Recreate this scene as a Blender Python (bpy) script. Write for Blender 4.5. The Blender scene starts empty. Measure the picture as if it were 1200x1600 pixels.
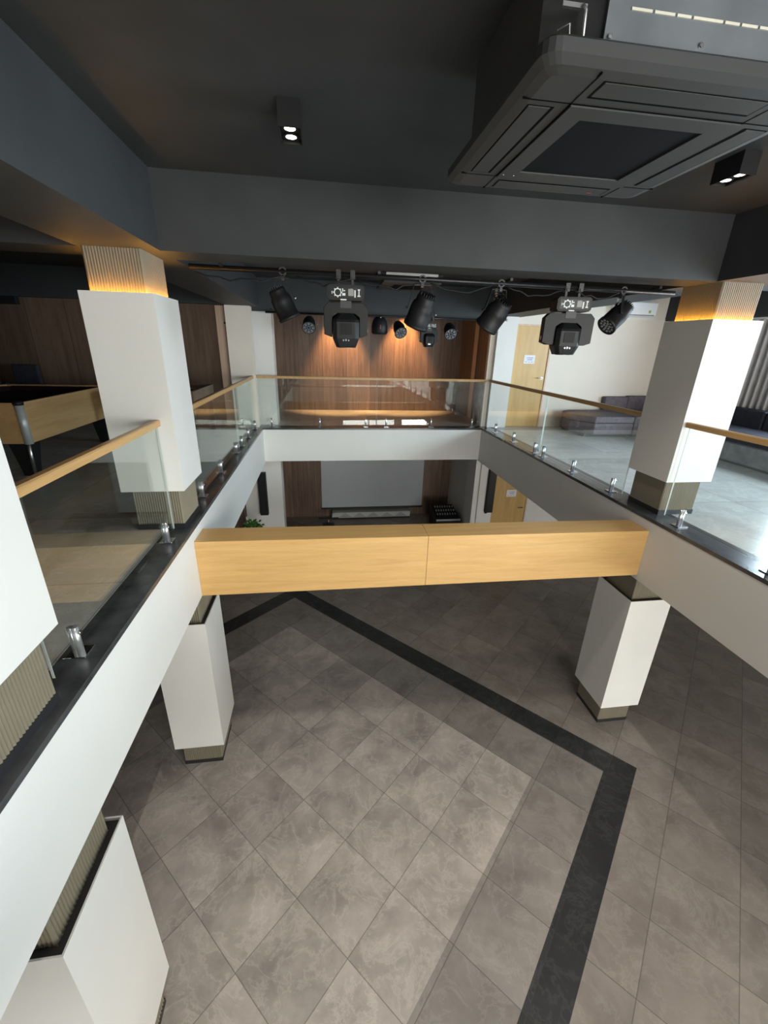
import bpy, math, random
from mathutils import Vector, Matrix
R = math.radians
SC = bpy.context.scene
COL = SC.collection
random.seed(4)

# ------------------------------------------------------------------ node materials
MATS = {}
def new_mat(name):
    m = bpy.data.materials.new(name); m.use_nodes = True
    nt = m.node_tree; b = nt.nodes['Principled BSDF']
    return m, nt, b
def N(nt, kind, **kw):
    n = nt.nodes.new(kind)
    for k, v in kw.items():
        if k in n.inputs: n.inputs[k].default_value = v
        else: setattr(n, k, v)
    return n
def L(nt, a, b): nt.links.new(a, b)
def math_n(nt, op, a, b=None, clamp=False):
    n = nt.nodes.new('ShaderNodeMath'); n.operation = op; n.use_clamp = clamp
    for i, v in enumerate((a, b)):
        if v is None: continue
        if isinstance(v, (int, float)): n.inputs[i].default_value = v
        else: nt.links.new(v, n.inputs[i])
    return n.outputs[0]
def mixc(nt, fac, a, b, blend='MIX'):
    n = nt.nodes.new('ShaderNodeMix'); n.data_type = 'RGBA'; n.blend_type = blend
    for s, v in ((n.inputs[0], fac), (n.inputs[6], a), (n.inputs[7], b)):
        if isinstance(v, (int, float)): s.default_value = v
        elif isinstance(v, tuple): s.default_value = (*v, 1) if len(v) == 3 else v
        else: nt.links.new(v, s)
    return n.outputs[2]
def ramp(nt, fac, stops):
    n = nt.nodes.new('ShaderNodeValToRGB')
    e = n.color_ramp.elements
    while len(e) < len(stops): e.new(0.5)
    for i, (p, c) in enumerate(stops):
        e[i].position = p; e[i].color = (*c, 1)
    nt.links.new(fac, n.inputs[0]); return n.outputs[0]
def bump(nt, b, h, dist=.002, strength=.5):
    n = nt.nodes.new('ShaderNodeBump'); n.inputs['Strength'].default_value = strength
    n.inputs['Distance'].default_value = dist
    nt.links.new(h, n.inputs['Height']); nt.links.new(n.outputs[0], b.inputs['Normal'])
def pos(nt): return nt.nodes.new('ShaderNodeNewGeometry').outputs['Position']
def mapped(nt, src, scale=(1, 1, 1), rot=(0, 0, 0), loc=(0, 0, 0)):
    n = nt.nodes.new('ShaderNodeMapping')
    n.inputs['Scale'].default_value = scale; n.inputs['Rotation'].default_value = rot
    n.inputs['Location'].default_value = loc
    nt.links.new(src, n.inputs[0]); return n.outputs[0]

def plain(name, col, rough=.5, metal=0, noise=.06, nscale=6, emis=None, estr=0, spec=.5, bumpd=0, coat=0):
    """painted / plastic / metal surface with faint procedural mottling"""
    m, nt, b = new_mat(name)
    nz = N(nt, 'ShaderNodeTexNoise', Scale=nscale, Detail=4.0)
    L(nt, pos(nt), nz.inputs['Vector'])
    c = ramp(nt, nz.outputs[0], [(.3, tuple(x*(1-noise) for x in col)), (.7, tuple(min(1, x*(1+noise)) for x in col))])
    L(nt, c, b.inputs['Base Color'])
    b.inputs['Roughness'].default_value = rough; b.inputs['Metallic'].default_value = metal
    b.inputs['Specular IOR Level'].default_value = spec
    if coat: b.inputs['Coat Weight'].default_value = coat
    if emis:
        b.inputs['Emission Color'].default_value = (*emis, 1); b.inputs['Emission Strength'].default_value = estr
    if bumpd:
        n2 = N(nt, 'ShaderNodeTexNoise', Scale=nscale*25, Detail=2.0); L(nt, pos(nt), n2.inputs['Vector'])
        bump(nt, b, n2.outputs[0], bumpd, .4)
    MATS[name] = m; return m

def wood(name, dark, light, grain='z', rough=.4, plank=0, pax='x', k=1.0, spec=.4):
    m, nt, b = new_mat(name)
    st = {'x': (.6, 9, 9), 'y': (9, .6, 9), 'z': (9, 9, .6)}[grain]
    p = mapped(nt, pos(nt), tuple(s*k for s in st))
    nz = N(nt, 'ShaderNodeTexNoise', Scale=2.2, Detail=8.0, Roughness=.62, Distortion=.6); L(nt, p, nz.inputs['Vector'])
    p2 = mapped(nt, pos(nt), tuple(s*k*4 for s in st))
    n2 = N(nt, 'ShaderNodeTexNoise', Scale=5.0, Detail=4.0); L(nt, p2, n2.inputs['Vector'])
    f = math_n(nt, 'ADD', math_n(nt, 'MULTIPLY', nz.outputs[0], .75), math_n(nt, 'MULTIPLY', n2.outputs[0], .25))
    c = ramp(nt, f, [(.33, dark), (.66, light)])
    if plank:
        s = nt.nodes.new('ShaderNodeSeparateXYZ'); L(nt, pos(nt), s.inputs[0])
        q = math_n(nt, 'DIVIDE', s.outputs['xyz'.index(pax)], plank)
        wn = N(nt, 'ShaderNodeTexWhiteNoise', noise_dimensions='1D'); L(nt, math_n(nt, 'FLOOR', q), wn.inputs['W'])
        fr = math_n(nt, 'FRACT', q)
        seam = math_n(nt, 'LESS_THAN', math_n(nt, 'ABSOLUTE', math_n(nt, 'SUBTRACT', fr, .5)), .5-.004/plank)
        v = math_n(nt, 'ADD', math_n(nt, 'MULTIPLY', wn.outputs[0], .45), .75)
        v = math_n(nt, 'MULTIPLY', v, math_n(nt, 'ADD', math_n(nt, 'MULTIPLY', seam, .6), .4))
        vc = nt.nodes.new('ShaderNodeCombineColor')
        for i in range(3): L(nt, v, vc.inputs[i])
        c = mixc(nt, 1.0, c, vc.outputs[0], 'MULTIPLY')
    L(nt, c, b.inputs['Base Color']); b.inputs['Roughness'].default_value = rough
    b.inputs['Specular IOR Level'].default_value = spec
    bump(nt, b, f, .0015, .25)
    MATS[name] = m; return m

def stone_noise(nt, src, s=1.0):
    n1 = N(nt, 'ShaderNodeTexNoise', Scale=2.4*s, Detail=9.0, Roughness=.6, Distortion=.25); L(nt, src, n1.inputs['Vector'])
    n2 = N(nt, 'ShaderNodeTexNoise', Scale=3.2*s, Detail=9.0, Roughness=.68, Distortion=.5); L(nt, src, n2.inputs['Vector'])
    v = math_n(nt, 'ABSOLUTE', math_n(nt, 'SUBTRACT', n2.outputs[0], .5))
    vein = math_n(nt, 'SUBTRACT', 1.0, math_n(nt, 'MULTIPLY', v, 30, True), True)
    return n1.outputs[0], n2.outputs[0], vein

def tile_floor(name, base_lo, base_hi, T=.6, ang=0, ox=0, oy=0, diamond=None, rough=.5, spec=.4):
    m, nt, b = new_mat(name)
    ca, sa = math.cos(-ang), math.sin(-ang)
    p = mapped(nt, pos(nt), rot=(0, 0, -ang), loc=(-(ca*ox-sa*oy), -(sa*ox+ca*oy), 0))
    s = nt.nodes.new('ShaderNodeSeparateXYZ'); L(nt, p, s.inputs[0])
    U, V = s.outputs[0], s.outputs[1]
    off = .893 if diamond else 0
    qu = math_n(nt, 'DIVIDE', math_n(nt, 'SUBTRACT', U, off-.045 if diamond else 0), T)
    qv = math_n(nt, 'DIVIDE', math_n(nt, 'SUBTRACT', V, off if diamond else 0), T)
    def grid(q):
        d = math_n(nt, 'ABSOLUTE', math_n(nt, 'SUBTRACT', math_n(nt, 'FRACT', q), .5))
        return math_n(nt, 'GREATER_THAN', d, .5-.0032/T)
    g = math_n(nt, 'MAXIMUM', grid(qu), grid(qv))
    cid = nt.nodes.new('ShaderNodeCombineXYZ')
    L(nt, math_n(nt, 'FLOOR', qu), cid.inputs[0]); L(nt, math_n(nt, 'FLOOR', qv), cid.inputs[1])
    wn = N(nt, 'ShaderNodeTexWhiteNoise', noise_dimensions='3D'); L(nt, cid.outputs[0], wn.inputs['Vector'])
    # each tile shows its own piece of the stone pattern
    sh = nt.nodes.new('ShaderNodeVectorMath'); sh.operation = 'SCALE'; sh.inputs['Scale'].default_value = 7
    L(nt, wn.outputs['Color'], sh.inputs[0])
    ad = nt.nodes.new('ShaderNodeVectorMath'); ad.operation = 'ADD'; L(nt, pos(nt), ad.inputs[0]); L(nt, sh.outputs[0], ad.inputs[1])
    a, c2, vein = stone_noise(nt, ad.outputs[0])
    f = math_n(nt, 'ADD', math_n(nt, 'MULTIPLY', a, .75), math_n(nt, 'MULTIPLY', c2, .25))
    col = ramp(nt, f, [(.34, base_lo), (.68, base_hi)])
    col = mixc(nt, math_n(nt, 'MULTIPLY', vein, .16), col, tuple(min(1, x*1.7) for x in base_hi))
    tv = math_n(nt, 'ADD', math_n(nt, 'MULTIPLY', wn.outputs['Value'], .18), .91)
    if diamond:
        w = diamond
        mn = math_n(nt, 'MINIMUM', math_n(nt, 'MINIMUM', U, V), math_n(nt, 'SUBTRACT', w, U))
        mn = math_n(nt, 'MINIMUM', mn, math_n(nt, 'SUBTRACT', w, V))
        ins = math_n(nt, 'GREATER_THAN', mn, 0.0)
        field = math_n(nt, 'GREATER_THAN', mn, .893)
        black = math_n(nt, 'MULTIPLY', ins, math_n(nt, 'LESS_THAN', mn, .29))
        grey = math_n(nt, 'MULTIPLY', math_n(nt, 'GREATER_THAN', mn, .29), math_n(nt, 'LESS_THAN', mn, .893))
        col = mixc(nt, math_n(nt, 'MULTIPLY', grey, 1.0), col, mixc(nt, .5, col, (.12, .108, .10)))
        blk = ramp(nt, f, [(.3, (.016, .017, .018)), (.7, (.038, .04, .042))])
        blk = mixc(nt, math_n(nt, 'MULTIPLY', vein, .12), blk, (.2, .2, .2))
        col = mixc(nt, black, col, blk)
        outer = math_n(nt, 'SUBTRACT', 1.0, ins)
        col = mixc(nt, math_n(nt, 'MULTIPLY', outer, .55), col, (.15, .122, .10))
    vc = nt.nodes.new('ShaderNodeCombineColor')
    for i in range(3): L(nt, tv, vc.inputs[i])
    col = mixc(nt, 1.0, col, vc.outputs[0], 'MULTIPLY')
    col = mixc(nt, math_n(nt, 'MULTIPLY', g, .55), col, (.05, .045, .04))
    L(nt, col, b.inputs['Base Color'])
    b.inputs['Roughness'].default_value = rough
    b.inputs['Specular IOR Level'].default_value = spec
    h = math_n(nt, 'SUBTRACT', math_n(nt, 'MULTIPLY', f, .6), math_n(nt, 'MULTIPLY', g, 1.0))
    bump(nt, b, h, .0025, .35)
    MATS[name] = m; return m

def glass(name, tint=(.962, .982, .972), refl=1.0, ior=1.5):
    m = bpy.data.materials.new(name); m.use_nodes = True; nt = m.node_tree; nt.nodes.clear()
    out = nt.nodes.new('ShaderNodeOutputMaterial'); mx = nt.nodes.new('ShaderNodeMixShader')
    tr = nt.nodes.new('ShaderNodeBsdfTransparent'); tr.inputs[0].default_value = (*tint, 1)
    gl = nt.nodes.new('ShaderNodeBsdfGlossy'); gl.inputs['Roughness'].default_value = 0.01
    gl.inputs[0].default_value = (.95, 1, .98, 1)
    fr = nt.nodes.new('ShaderNodeFresnel')
    bf = nt.nodes.new('ShaderNodeNewGeometry').outputs['Backfacing']
    L(nt, math_n(nt, 'SUBTRACT', ior, math_n(nt, 'MULTIPLY', bf, ior-1/ior)), fr.inputs[0])
    L(nt, math_n(nt, 'MULTIPLY', fr.outputs[0], refl, True), mx.inputs[0])
    L(nt, tr.outputs[0], mx.inputs[1]); L(nt, gl.outputs[0], mx.inputs[2]); L(nt, mx.outputs[0], out.inputs[0])
    MATS[name] = m; return m

def grille_mat(name):
    m, nt, b = new_mat(name)
    s = nt.nodes.new('ShaderNodeSeparateXYZ'); L(nt, pos(nt), s.inputs[0])
    q = math_n(nt, 'FRACT', math_n(nt, 'MULTIPLY', s.outputs[1], 90))
    q2 = math_n(nt, 'FRACT', math_n(nt, 'MULTIPLY', s.outputs[0], 90))
    g = math_n(nt, 'MAXIMUM', math_n(nt, 'GREATER_THAN', q, .7), math_n(nt, 'GREATER_THAN', q2, .7))
    c = mixc(nt, g, (.003, .003, .0035), (.010, .010, .011))
    L(nt, c, b.inputs['Base Color']); b.inputs['Roughness'].default_value = .8; b.inputs['Specular IOR Level'].default_value = .1
    MATS[name] = m; return m

plain('white_paint', (.74, .725, .69), .55, nscale=1.5, noise=.02, spec=.3)
plain('white_laminate', (.76, .745, .705), .45, nscale=2, noise=.02, spec=.4)
plain('charcoal_paint', (.040, .043, .045), .6, nscale=3, noise=.12, spec=.35, bumpd=.0005)
plain('cream_paint', (.76, .69, .60), .55, nscale=1.5, noise=.02, spec=.3)
plain('black_paint', (.009, .009, .010), .6, spec=.3)
plain('slot_black', (.003, .003, .003), .9, spec=.05)
plain('black_plastic', (.009, .009, .010), .5, spec=.35, nscale=20)
plain('black_metal', (.02, .02, .022), .35, metal=.4, nscale=20)
plain('grey_casing', (.050, .052, .053), .45, nscale=4, noise=.1)
plain('grey_panel', (.040, .042, .043), .5, nscale=4, noise=.05, spec=.5)
plain('galvanised', (.45, .46, .46), .35, metal=.9, noise=.2, nscale=12)
plain('chrome', (.78, .79, .80), .12, metal=1, noise=.02)
plain('brushed_metal', (.55, .55, .55), .3, metal=1, noise=.05)
plain('taupe_slat', (.19, .165, .115), .5, nscale=8, noise=.05)
plain('black_plinth', (.02, .02, .022), .4)
plain('sill_stone', (.055, .057, .060), .22, nscale=7, noise=.35, spec=.6)
plain('led_orange', (1, .5, .1), .5, emis=(1, .47, .07), estr=60, noise=0)
plain('led_white', (1, 1, 1), .5, emis=(1, .95, .88), estr=9, noise=0)
plain('lens_grey', (.55, .57, .6), .15, metal=.6, noise=.1, nscale=30)
plain('print_white', (.85, .86, .86), .5)
plain('paper', (.82, .82, .84), .7, noise=.02)
plain('ink_blue', (.16, .17, .42), .7)
plain('ink_grey', (.22, .24, .25), .7)
plain('sofa_fabric', (.135, .115, .13), .85, nscale=14, noise=.2, spec=.2, bumpd=.001)
plain('sofa_dark', (.035, .035, .045), .8, nscale=14, noise=.2, spec=.2)
plain('curtain', (.50, .465, .45), .85, nscale=10, noise=.08, spec=.1)
plain('cloth_dark', (.022, .011, .012), .85, nscale=30, noise=.2, spec=.15)
plain('screen_white', (.44, .46, .48), .7, noise=.03, nscale=1.5)
plain('bar_white', (.45, .46, .44), .5, noise=.05)
plain('leaf', (.10, .28, .05), .5, noise=.3, nscale=30)
plain('ac_white', (.88, .88, .88), .4, noise=.01)
plain('glass_edge', (.52, .58, .53), .15, noise=.05)
plain('green_sticker', (.35, .45, .1), .5)
wood('oak', (.58, .335, .118), (.71, .445, .172), 'x', .38)
wood('oak_y', (.52, .30, .115), (.66, .41, .17), 'y', .35)
wood('oak_door', (.52, .315, .105), (.64, .42, .165), 'z', .4, k=.7)
wood('oak_table', (.50, .29, .12), (.62, .39, .18), 'y', .35, k=.7)
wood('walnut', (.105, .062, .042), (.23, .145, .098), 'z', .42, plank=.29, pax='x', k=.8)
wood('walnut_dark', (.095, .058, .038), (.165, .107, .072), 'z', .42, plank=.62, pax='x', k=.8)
wood('walnut_side', (.105, .062, .042), (.23, .145, .098), 'z', .42, plank=.29, pax='y', k=.8)
wood('pale_wood', (.60, .43, .32), (.70, .53, .41), 'z', .5)
tile_floor('tile_lower', (.29, .255, .23), (.60, .54, .485), T=.597, ang=R(133.3), ox=3.453, oy=2.953, diamond=5.93, rough=.42)
tile_floor('tile_upper', (.42, .405, .38), (.55, .535, .51), T=1.2, ox=-1.4, oy=.3, rough=.22, spec=.65)
glass('clear_glass')
glass('window_glass', (.97, .98, .98), .8)
grille_mat('mesh_grille')

# ------------------------------------------------------------------ mesh builder
class MB:
    def __init__(s): s.v = []; s.f = []; s.sm = []
    def add(s, vs, fs, smooth=False):
        o = len(s.v); s.v += [tuple(v) for v in vs]
        for f in fs: s.f.append(tuple(i+o for i in f)); s.sm.append(smooth)
        return s
    def box(s, a, b):
        x0, y0, z0 = a; x1, y1, z1 = b
        return s.add([(x0,y0,z0),(x1,y0,z0),(x1,y1,z0),(x0,y1,z0),(x0,y0,z1),(x1,y0,z1),(x1,y1,z1),(x0,y1,z1)],
              [(0,3,2,1),(4,5,6,7),(0,1,5,4),(1,2,6,5),(2,3,7,6),(3,0,4,7)])
    def prism(s, poly, axis, a, b, smooth=False):
        n = len(poly)
        def mk(p, t):
            if axis == 'z': return (p[0], p[1], t)
            if axis == 'y': return (p[0], t, p[1])
            return (t, p[0], p[1])
        vs = [mk(p, a) for p in poly]+[mk(p, b) for p in poly]
        fs = [tuple(range(n-1, -1, -1)), tuple(range(n, 2*n))]
        s.add(vs, fs); o = len(s.v)-2*n
        for i in range(n):
            j = (i+1) % n; s.f.append((o+i, o+j, o+n+j, o+n+i)); s.sm.append(smooth)
        return s
    def cyl(s, p0, p1, r0, r1=None, n=20, caps=True):
        r1 = r0 if r1 is None else r1
        p0, p1 = Vector(p0), Vector(p1); d = (p1-p0).normalized()
        a = d.orthogonal().normalized(); b = d.cross(a)
        vs = []
        for p, r in ((p0, r0), (p1, r1)):
            for i in range(n):
                t = 2*math.pi*i/n; vs.append(p+(a*math.cos(t)+b*math.sin(t))*r)
        s.add(vs, [(i, (i+1) % n, n+(i+1) % n, n+i) for i in range(n)], True)
        if caps: s.add(vs, [tuple(range(n-1, -1, -1)), tuple(range(n, 2*n))])
        return s
    def lathe(s, prof, n=28):
        """profile of (r, z) about Z"""
        vs = []
        for r, z in prof:
            for i in range(n):
                t = 2*math.pi*i/n; vs.append((r*math.cos(t), r*math.sin(t), z))
        fs = []
        for k in range(len(prof)-1):
            for i in range(n):
                j = (i+1) % n; fs.append((k*n+i, k*n+j, (k+1)*n+j, (k+1)*n+i))
        s.add(vs, fs, True)
        m = len(prof)-1
        s.add(vs, [tuple(range(n-1, -1, -1)), tuple(m*n+i for i in range(n))])
        return s
    def tube(s, pts, r, n=10):
        pts = [Vector(p) for p in pts]; rings = []; ref = Vector((0.12, .31, .94)).normalized()
        for i, p in enumerate(pts):
            d = (pts[min(i+1, len(pts)-1)]-pts[max(i-1, 0)]).normalized()
            a = d.cross(ref).normalized(); b = d.cross(a)
            rings.append([p+(a*math.cos(2*math.pi*k/n)+b*math.sin(2*math.pi*k/n))*r for k in range(n)])
        vs = [v for q in rings for v in q]; m = len(rings)
        fs = [(i*n+k, i*n+(k+1) % n, (i+1)*n+(k+1) % n, (i+1)*n+k) for i in range(m-1) for k in range(n)]
        s.add(vs, fs, True); s.add(vs, [tuple(range(n-1, -1, -1)), tuple((m-1)*n+k for k in range(n))])
        return s
    def ring(s, c, axis, ro, ri, d, n=24):
        """flat ring of depth d about axis 'y'"""
        c = Vector(c); vs = []
        for off in (0, d):
            for r in (ro, ri):
                for i in range(n):
                    t = 2*math.pi*i/n
                    if axis == 'y': vs.append(c+Vector((r*math.cos(t), off, r*math.sin(t))))
                    else: vs.append(c+Vector((r*math.cos(t), r*math.sin(t), off)))
        fs = []
        for i in range(n):
            j = (i+1) % n
            fs += [(i, j, n+j, n+i), (2*n+i, 3*n+i, 3*n+j, 2*n+j), (i, 2*n+i, 2*n+j, j), (n+i, n+j, 3*n+j, 3*n+i)]
        return s.add(vs, fs)
    def xf(s, M):
        s.v = [tuple(M @ Vector(v)) for v in s.v]; return s
    def build(s, name, mat, parent=None, bevel=0, label=None, kind=None, origin=(0, 0, 0)):
        me = bpy.data.meshes.new(name)
        o = Vector(origin)
        me.from_pydata([tuple(Vector(v)-o) for v in s.v], [], s.f)
        me.polygons.foreach_set('use_smooth', s.sm); me.update()
        import bmesh
        bm = bmesh.new(); bm.from_mesh(me)
        bmesh.ops.remove_doubles(bm, verts=bm.verts, dist=1e-6)
        bmesh.ops.recalc_face_normals(bm, faces=bm.faces); bm.to_mesh(me); bm.free()
        me.materials.append(MATS[mat] if isinstance(mat, str) else mat)
        ob = bpy.data.objects.new(name, me); COL.objects.link(ob)
        if parent: ob.parent = parent
        else: ob.location = o
        if bevel:
            md = ob.modifiers.new('bevel', 'BEVEL'); md.width = bevel; md.segments = 2; md.limit_method = 'ANGLE'
        if label: ob['label'] = label
        if kind: ob['kind'] = kind
        return ob
def thing(name, label, cat, loc, rz=0, group=None):
    o = bpy.data.objects.new(name, None); COL.objects.link(o)
    o.location = loc; o.rotation_euler = (0, 0, rz); o.empty_display_size = .1
    o['label'] = label; o['category'] = cat
    if group: o['group'] = group
    return o
def tag(o, label, cat, group=None):
    o['label'] = label; o['category'] = cat
    if group: o['group'] = group
    return o
def struct(name, mb, mat, label=None, parent=None, bevel=0):
    o = mb.build(name, mat, parent, bevel=bevel)
    if parent is None: o['kind'] = 'structure'
    if label: o['label'] = label
    return o
def dup(root, loc, rz=None, label=None, group=None):
    r = root.copy(); COL.objects.link(r); r.location = loc
    if rz is not None: r.rotation_euler = (0, 0, rz)
    if label: r['label'] = label
    if group: r['group'] = group
    for ch in list(root.children):
        c = ch.copy(); COL.objects.link(c); c.parent = r
        for g in list(ch.children):
            d = g.copy(); COL.objects.link(d); d.parent = c
    return r

# ------------------------------------------------------------------ dimensions
XL, XR, YN, YF = -1.18, 3.24, -.02, 8.40      # atrium edges
ZF = -2.88                                    # lower floor
FA = -.69                                     # fascia underside
ZC, ZB = 2.61, 2.13                           # upper ceiling, beam soffit
WX0, WX1, WY0 = -7.2, 7.35, -4.2              # outer walls
YW = 8.62                                     # rear wall of the side bays
YS = 10.85                                    # rear wall of the stage bay

# ---- floors
struct('floor_lower', MB().box((WX0, WY0, ZF-.1), (WX1, YS+.1, ZF)), 'tile_lower')
struct('floor_upper_left', MB().box((WX0, WY0, -.25), (XL-.21, YW, 0)), 'tile_upper')
struct('floor_upper_right', MB().box((XR+.30, WY0, -.25), (WX1, YW, 0)), 'tile_upper')
struct('floor_upper_far', MB().box((-1.30, YF+.26, -.25), (3.44, YS, 0)), 'tile_upper')
struct('floor_upper_near', MB().box((XL-.21, -.85, -.25), (XR+.30, YN-.2, 0)), 'tile_upper')
# ---- edge fascias (white) and dark stone sills
struct('trim_1', MB().box((XL-.5, WY0, FA), (XL, YF+.4, -.035)), 'white_paint', 'white fascia beam along the left side of the opening')
struct('trim_2', MB().box((XR, WY0, FA), (XR+.59, YF+.2, -.035)), 'white_paint', 'white fascia beam along the right side of the opening')
struct('trim_3', MB().box((XL, YF, FA+.025), (XR, YF+.4, -.035)), 'white_paint', 'white fascia beam across the far end of the opening')
struct('trim_4', MB().box((XL, YN-.4, FA), (XR, YN, -.035)), 'white_paint', 'white fascia beam under the near end of the opening')
struct('trim_5', MB().box((XL-.21, YN-.2, -.035), (XL+.006, YF-.006, 0)), 'sill_stone', 'dark stone sill on the left edge', bevel=.003)
struct('trim_6', MB().box((XR-.006, YN-.2, -.035), (XR+.30, YF-.006, 0)), 'sill_stone', 'dark stone sill on the right edge', bevel=.003)
struct('trim_7', MB().box((XL-.12, YF-.006, -.035), (XR+.2, YF+.26, 0)), 'sill_stone', 'dark stone sill on the far edge', bevel=.003)
struct('trim_8', MB().box((XL+.006, YN-.2, -.035), (XR-.006, YN+.006, 0)), 'sill_stone', 'dark stone sill on the near edge', bevel=.003)

# ---- ceilings with their down-stand beams
ce = struct('ceiling', MB().box((WX0, WY0, ZC), (WX1, YS+.1, ZC+.1)), 'charcoal_paint')
def beam(a, b, lab): MB().box(a, b).build('beam', 'charcoal_paint', ce, label=lab)
beam((-1.66, WY0, ZB), (-1.12, YW, ZC), 'charcoal beam running along the left columns')
beam((3.345, WY0, ZB), (3.86, YW, ZC), 'charcoal beam running along the right columns')
beam((-1.12, 3.63, ZB), (3.345, 3.98, ZC), 'charcoal beam crossing above the opening')
beam((WX0, 3.63, ZB), (-1.66, 3.98, ZC), 'charcoal beam crossing the left bay')
beam((3.86, 3.63, ZB), (WX1, 3.98, ZC), 'charcoal beam crossing the right bay')
beam((-1.72, YW+.05, 2.075), (3.345, 9.2, ZC), 'charcoal beam across the stage end')
beam((WX0, YW-.16, 2.14), (-1.66, YW, ZC), 'black bulkhead above the panelled wall')
struct('ceiling_lower', MB().box((WX0, WY0, -.42), (XL-.5, YS, -.26))
       .box((XR+.59, WY0, -.42), (WX1, YS, -.26)).box((XL-.5, YF+.4, -.42), (XR+.59, YS, -.26)), 'charcoal_paint')

# ---- walls
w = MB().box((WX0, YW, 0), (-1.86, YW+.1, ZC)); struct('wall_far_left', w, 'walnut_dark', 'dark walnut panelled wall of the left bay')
struct('wall_far_left_lower', MB().box((WX0, YW, ZF), (-1.72, YW+.1, -.42)), 'walnut')
# right bay rear wall with a real door opening on both floors
def wall_door(name, z0, z1, x0, x1, dx0, dx1, dz1, mat):
    w = MB().box((x0, YW, z0), (dx0, YW+.1, z1)).box((dx1, YW, z0), (x1, YW+.1, z1)).box((dx0, YW, dz1), (dx1, YW+.1, z1))
    struct(name, w, mat)
wall_door('wall_far_right', 0, ZC, 3.3, WX1, 3.84, 4.575, 1.985, 'cream_paint')
wall_door('wall_far_right_lower', ZF, -.42, 3.3, WX1, 3.78, 4.60, -.80, 'white_paint')
struct('trim_9', MB().box((4.9, YW-.012, 2.165), (WX1, YW, 2.195)), 'white_paint', 'thin white ledge along the top of the right wall')
struct('wall_stage', MB().box((-1.4, YS, ZF), (3.6, YS+.1, ZC)), 'walnut')
struct('wall_stage_left', MB().box((-1.72, 9.2, ZF), (-1.12, YS, ZC)), 'walnut_side')
struct('wall_stage_right', MB().box((3.42, YW+.5, 0), (3.54, YS, ZC)), 'walnut_side')
struct('wall_stage_right_lower', MB().box((3.42, YW+.5, ZF), (3.54, YS, -.26)), 'white_paint')
struct('trim_10', MB().box((3.405, 9.62, 0), (3.42, 9.86, ZB+.3)), 'pale_wood', 'pale vertical strip on the stage side wall')
struct('trim_11', MB().box((-1.72, 8.80, ZF), (-.925, 9.2, 2.07)), 'white_paint', 'white pillar at the left corner of the stage')
struct('trim_12', MB().box((3.315, 8.64, 0), (3.40, 9.12, 2.075)), 'walnut_side', 'walnut cladding on the side of the right corner pillar')
struct('trim_13', MB().box((3.315, 8.64, ZF), (3.40, 9.12, -.69)), 'white_paint', 'white lower pillar side at the stage')
# narrow wooden door left of the end pillar
struct('wall_niche', MB().box((-1.90, YW+.1, 0), (-1.60, YW+.2, ZC)), 'white_paint')
d = struct('door_3', MB().box((-1.87, YW-.03, 0), (-1.69, YW-.002, 2.13)), 'pale_wood', 'narrow pale wooden door beside the end pillar')
MB().box((-1.73, YW-.07, 1.83), (-1.70, YW-.03, 1.86)).build('door_handle', 'black_metal', d)
# outer walls with window openings; daylight comes in here
def wall_openings(name, axis, at, th, u0, u1, z0, z1, holes, mat):
    mb = MB(); us = sorted({u0, u1, *[h[0] for h in holes], *[h[1] for h in holes]})
    def bx(a, b, c, d_):
        if b-a < 1e-4 or d_-c < 1e-4: return
        if axis == 'x': mb.box((at, a, c), (at+th, b, d_))
        else: mb.box((a, at, c), (b, at+th, d_))
    for a, b in zip(us, us[1:]):
        m = (a+b)/2; hs = sorted([h for h in holes if h[0] < m < h[1]], key=lambda h: h[2]); z = z0
        for h in hs: bx(a, b, z, h[2]); z = h[3]
        bx(a, b, z, z1)
    return struct(name, mb, mat)
RW = [(-3.6, -1.2, .1, 2.4), (-1.0, 1.4, .1, 2.4), (2.3, 5.6, .1, 2.4)]
wall_openings('wall_right', 'x', WX1, .2, WY0, YS, ZF, ZC, RW, 'white_paint')
BW = [(.9, 3.6, ZF+.1, -.3), (3.9, 6.7, ZF+.1, -.3), (.9, 3.6, .0, 2.45), (3.9, 6.7, .0, 2.45)]
wall_openings('wall_back', 'y', WY0-.2, .2, WX0, WX1, ZF, ZC, BW, 'white_paint')
struct('wall_left', MB().box((WX0-.1, WY0, ZF), (WX0, YW, ZC)), 'walnut_side')
wi = 0
def window(axis, at, u0, u1, z0, z1):
    global wi; wi += 1
    fr = MB(); t = .05
    def bx(m, a, b, c, d_, o=0, e=.05):
        if axis == 'x': m.box((at+o, a, c), (at+o+e, b, d_))
        else: m.box((a, at+o, c), (b, at+o+e, d_))
    bx(fr, u0, u0+t, z0, z1); bx(fr, u1-t, u1, z0, z1); bx(fr, u0+t, u1-t, z0, z0+t); bx(fr, u0+t, u1-t, z1-t, z1)
    um = (u0+u1)/2; bx(fr, um-t/2, um+t/2, z0+t, z1-t)
    f = struct('window_%d' % wi, fr, 'black_metal')
    g = MB(); bx(g, u0+t, um-t/2, z0+t, z1-t, .02, .008); g.build('pane', 'window_glass', f)
    g = MB(); bx(g, um+t/2, u1-t, z0+t, z1-t, .02, .008); g.build('pane', 'window_glass', f)
for h in RW: window('x', WX1+.05, *h)
for h in BW: window('y', WY0-.12, *h)

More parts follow.
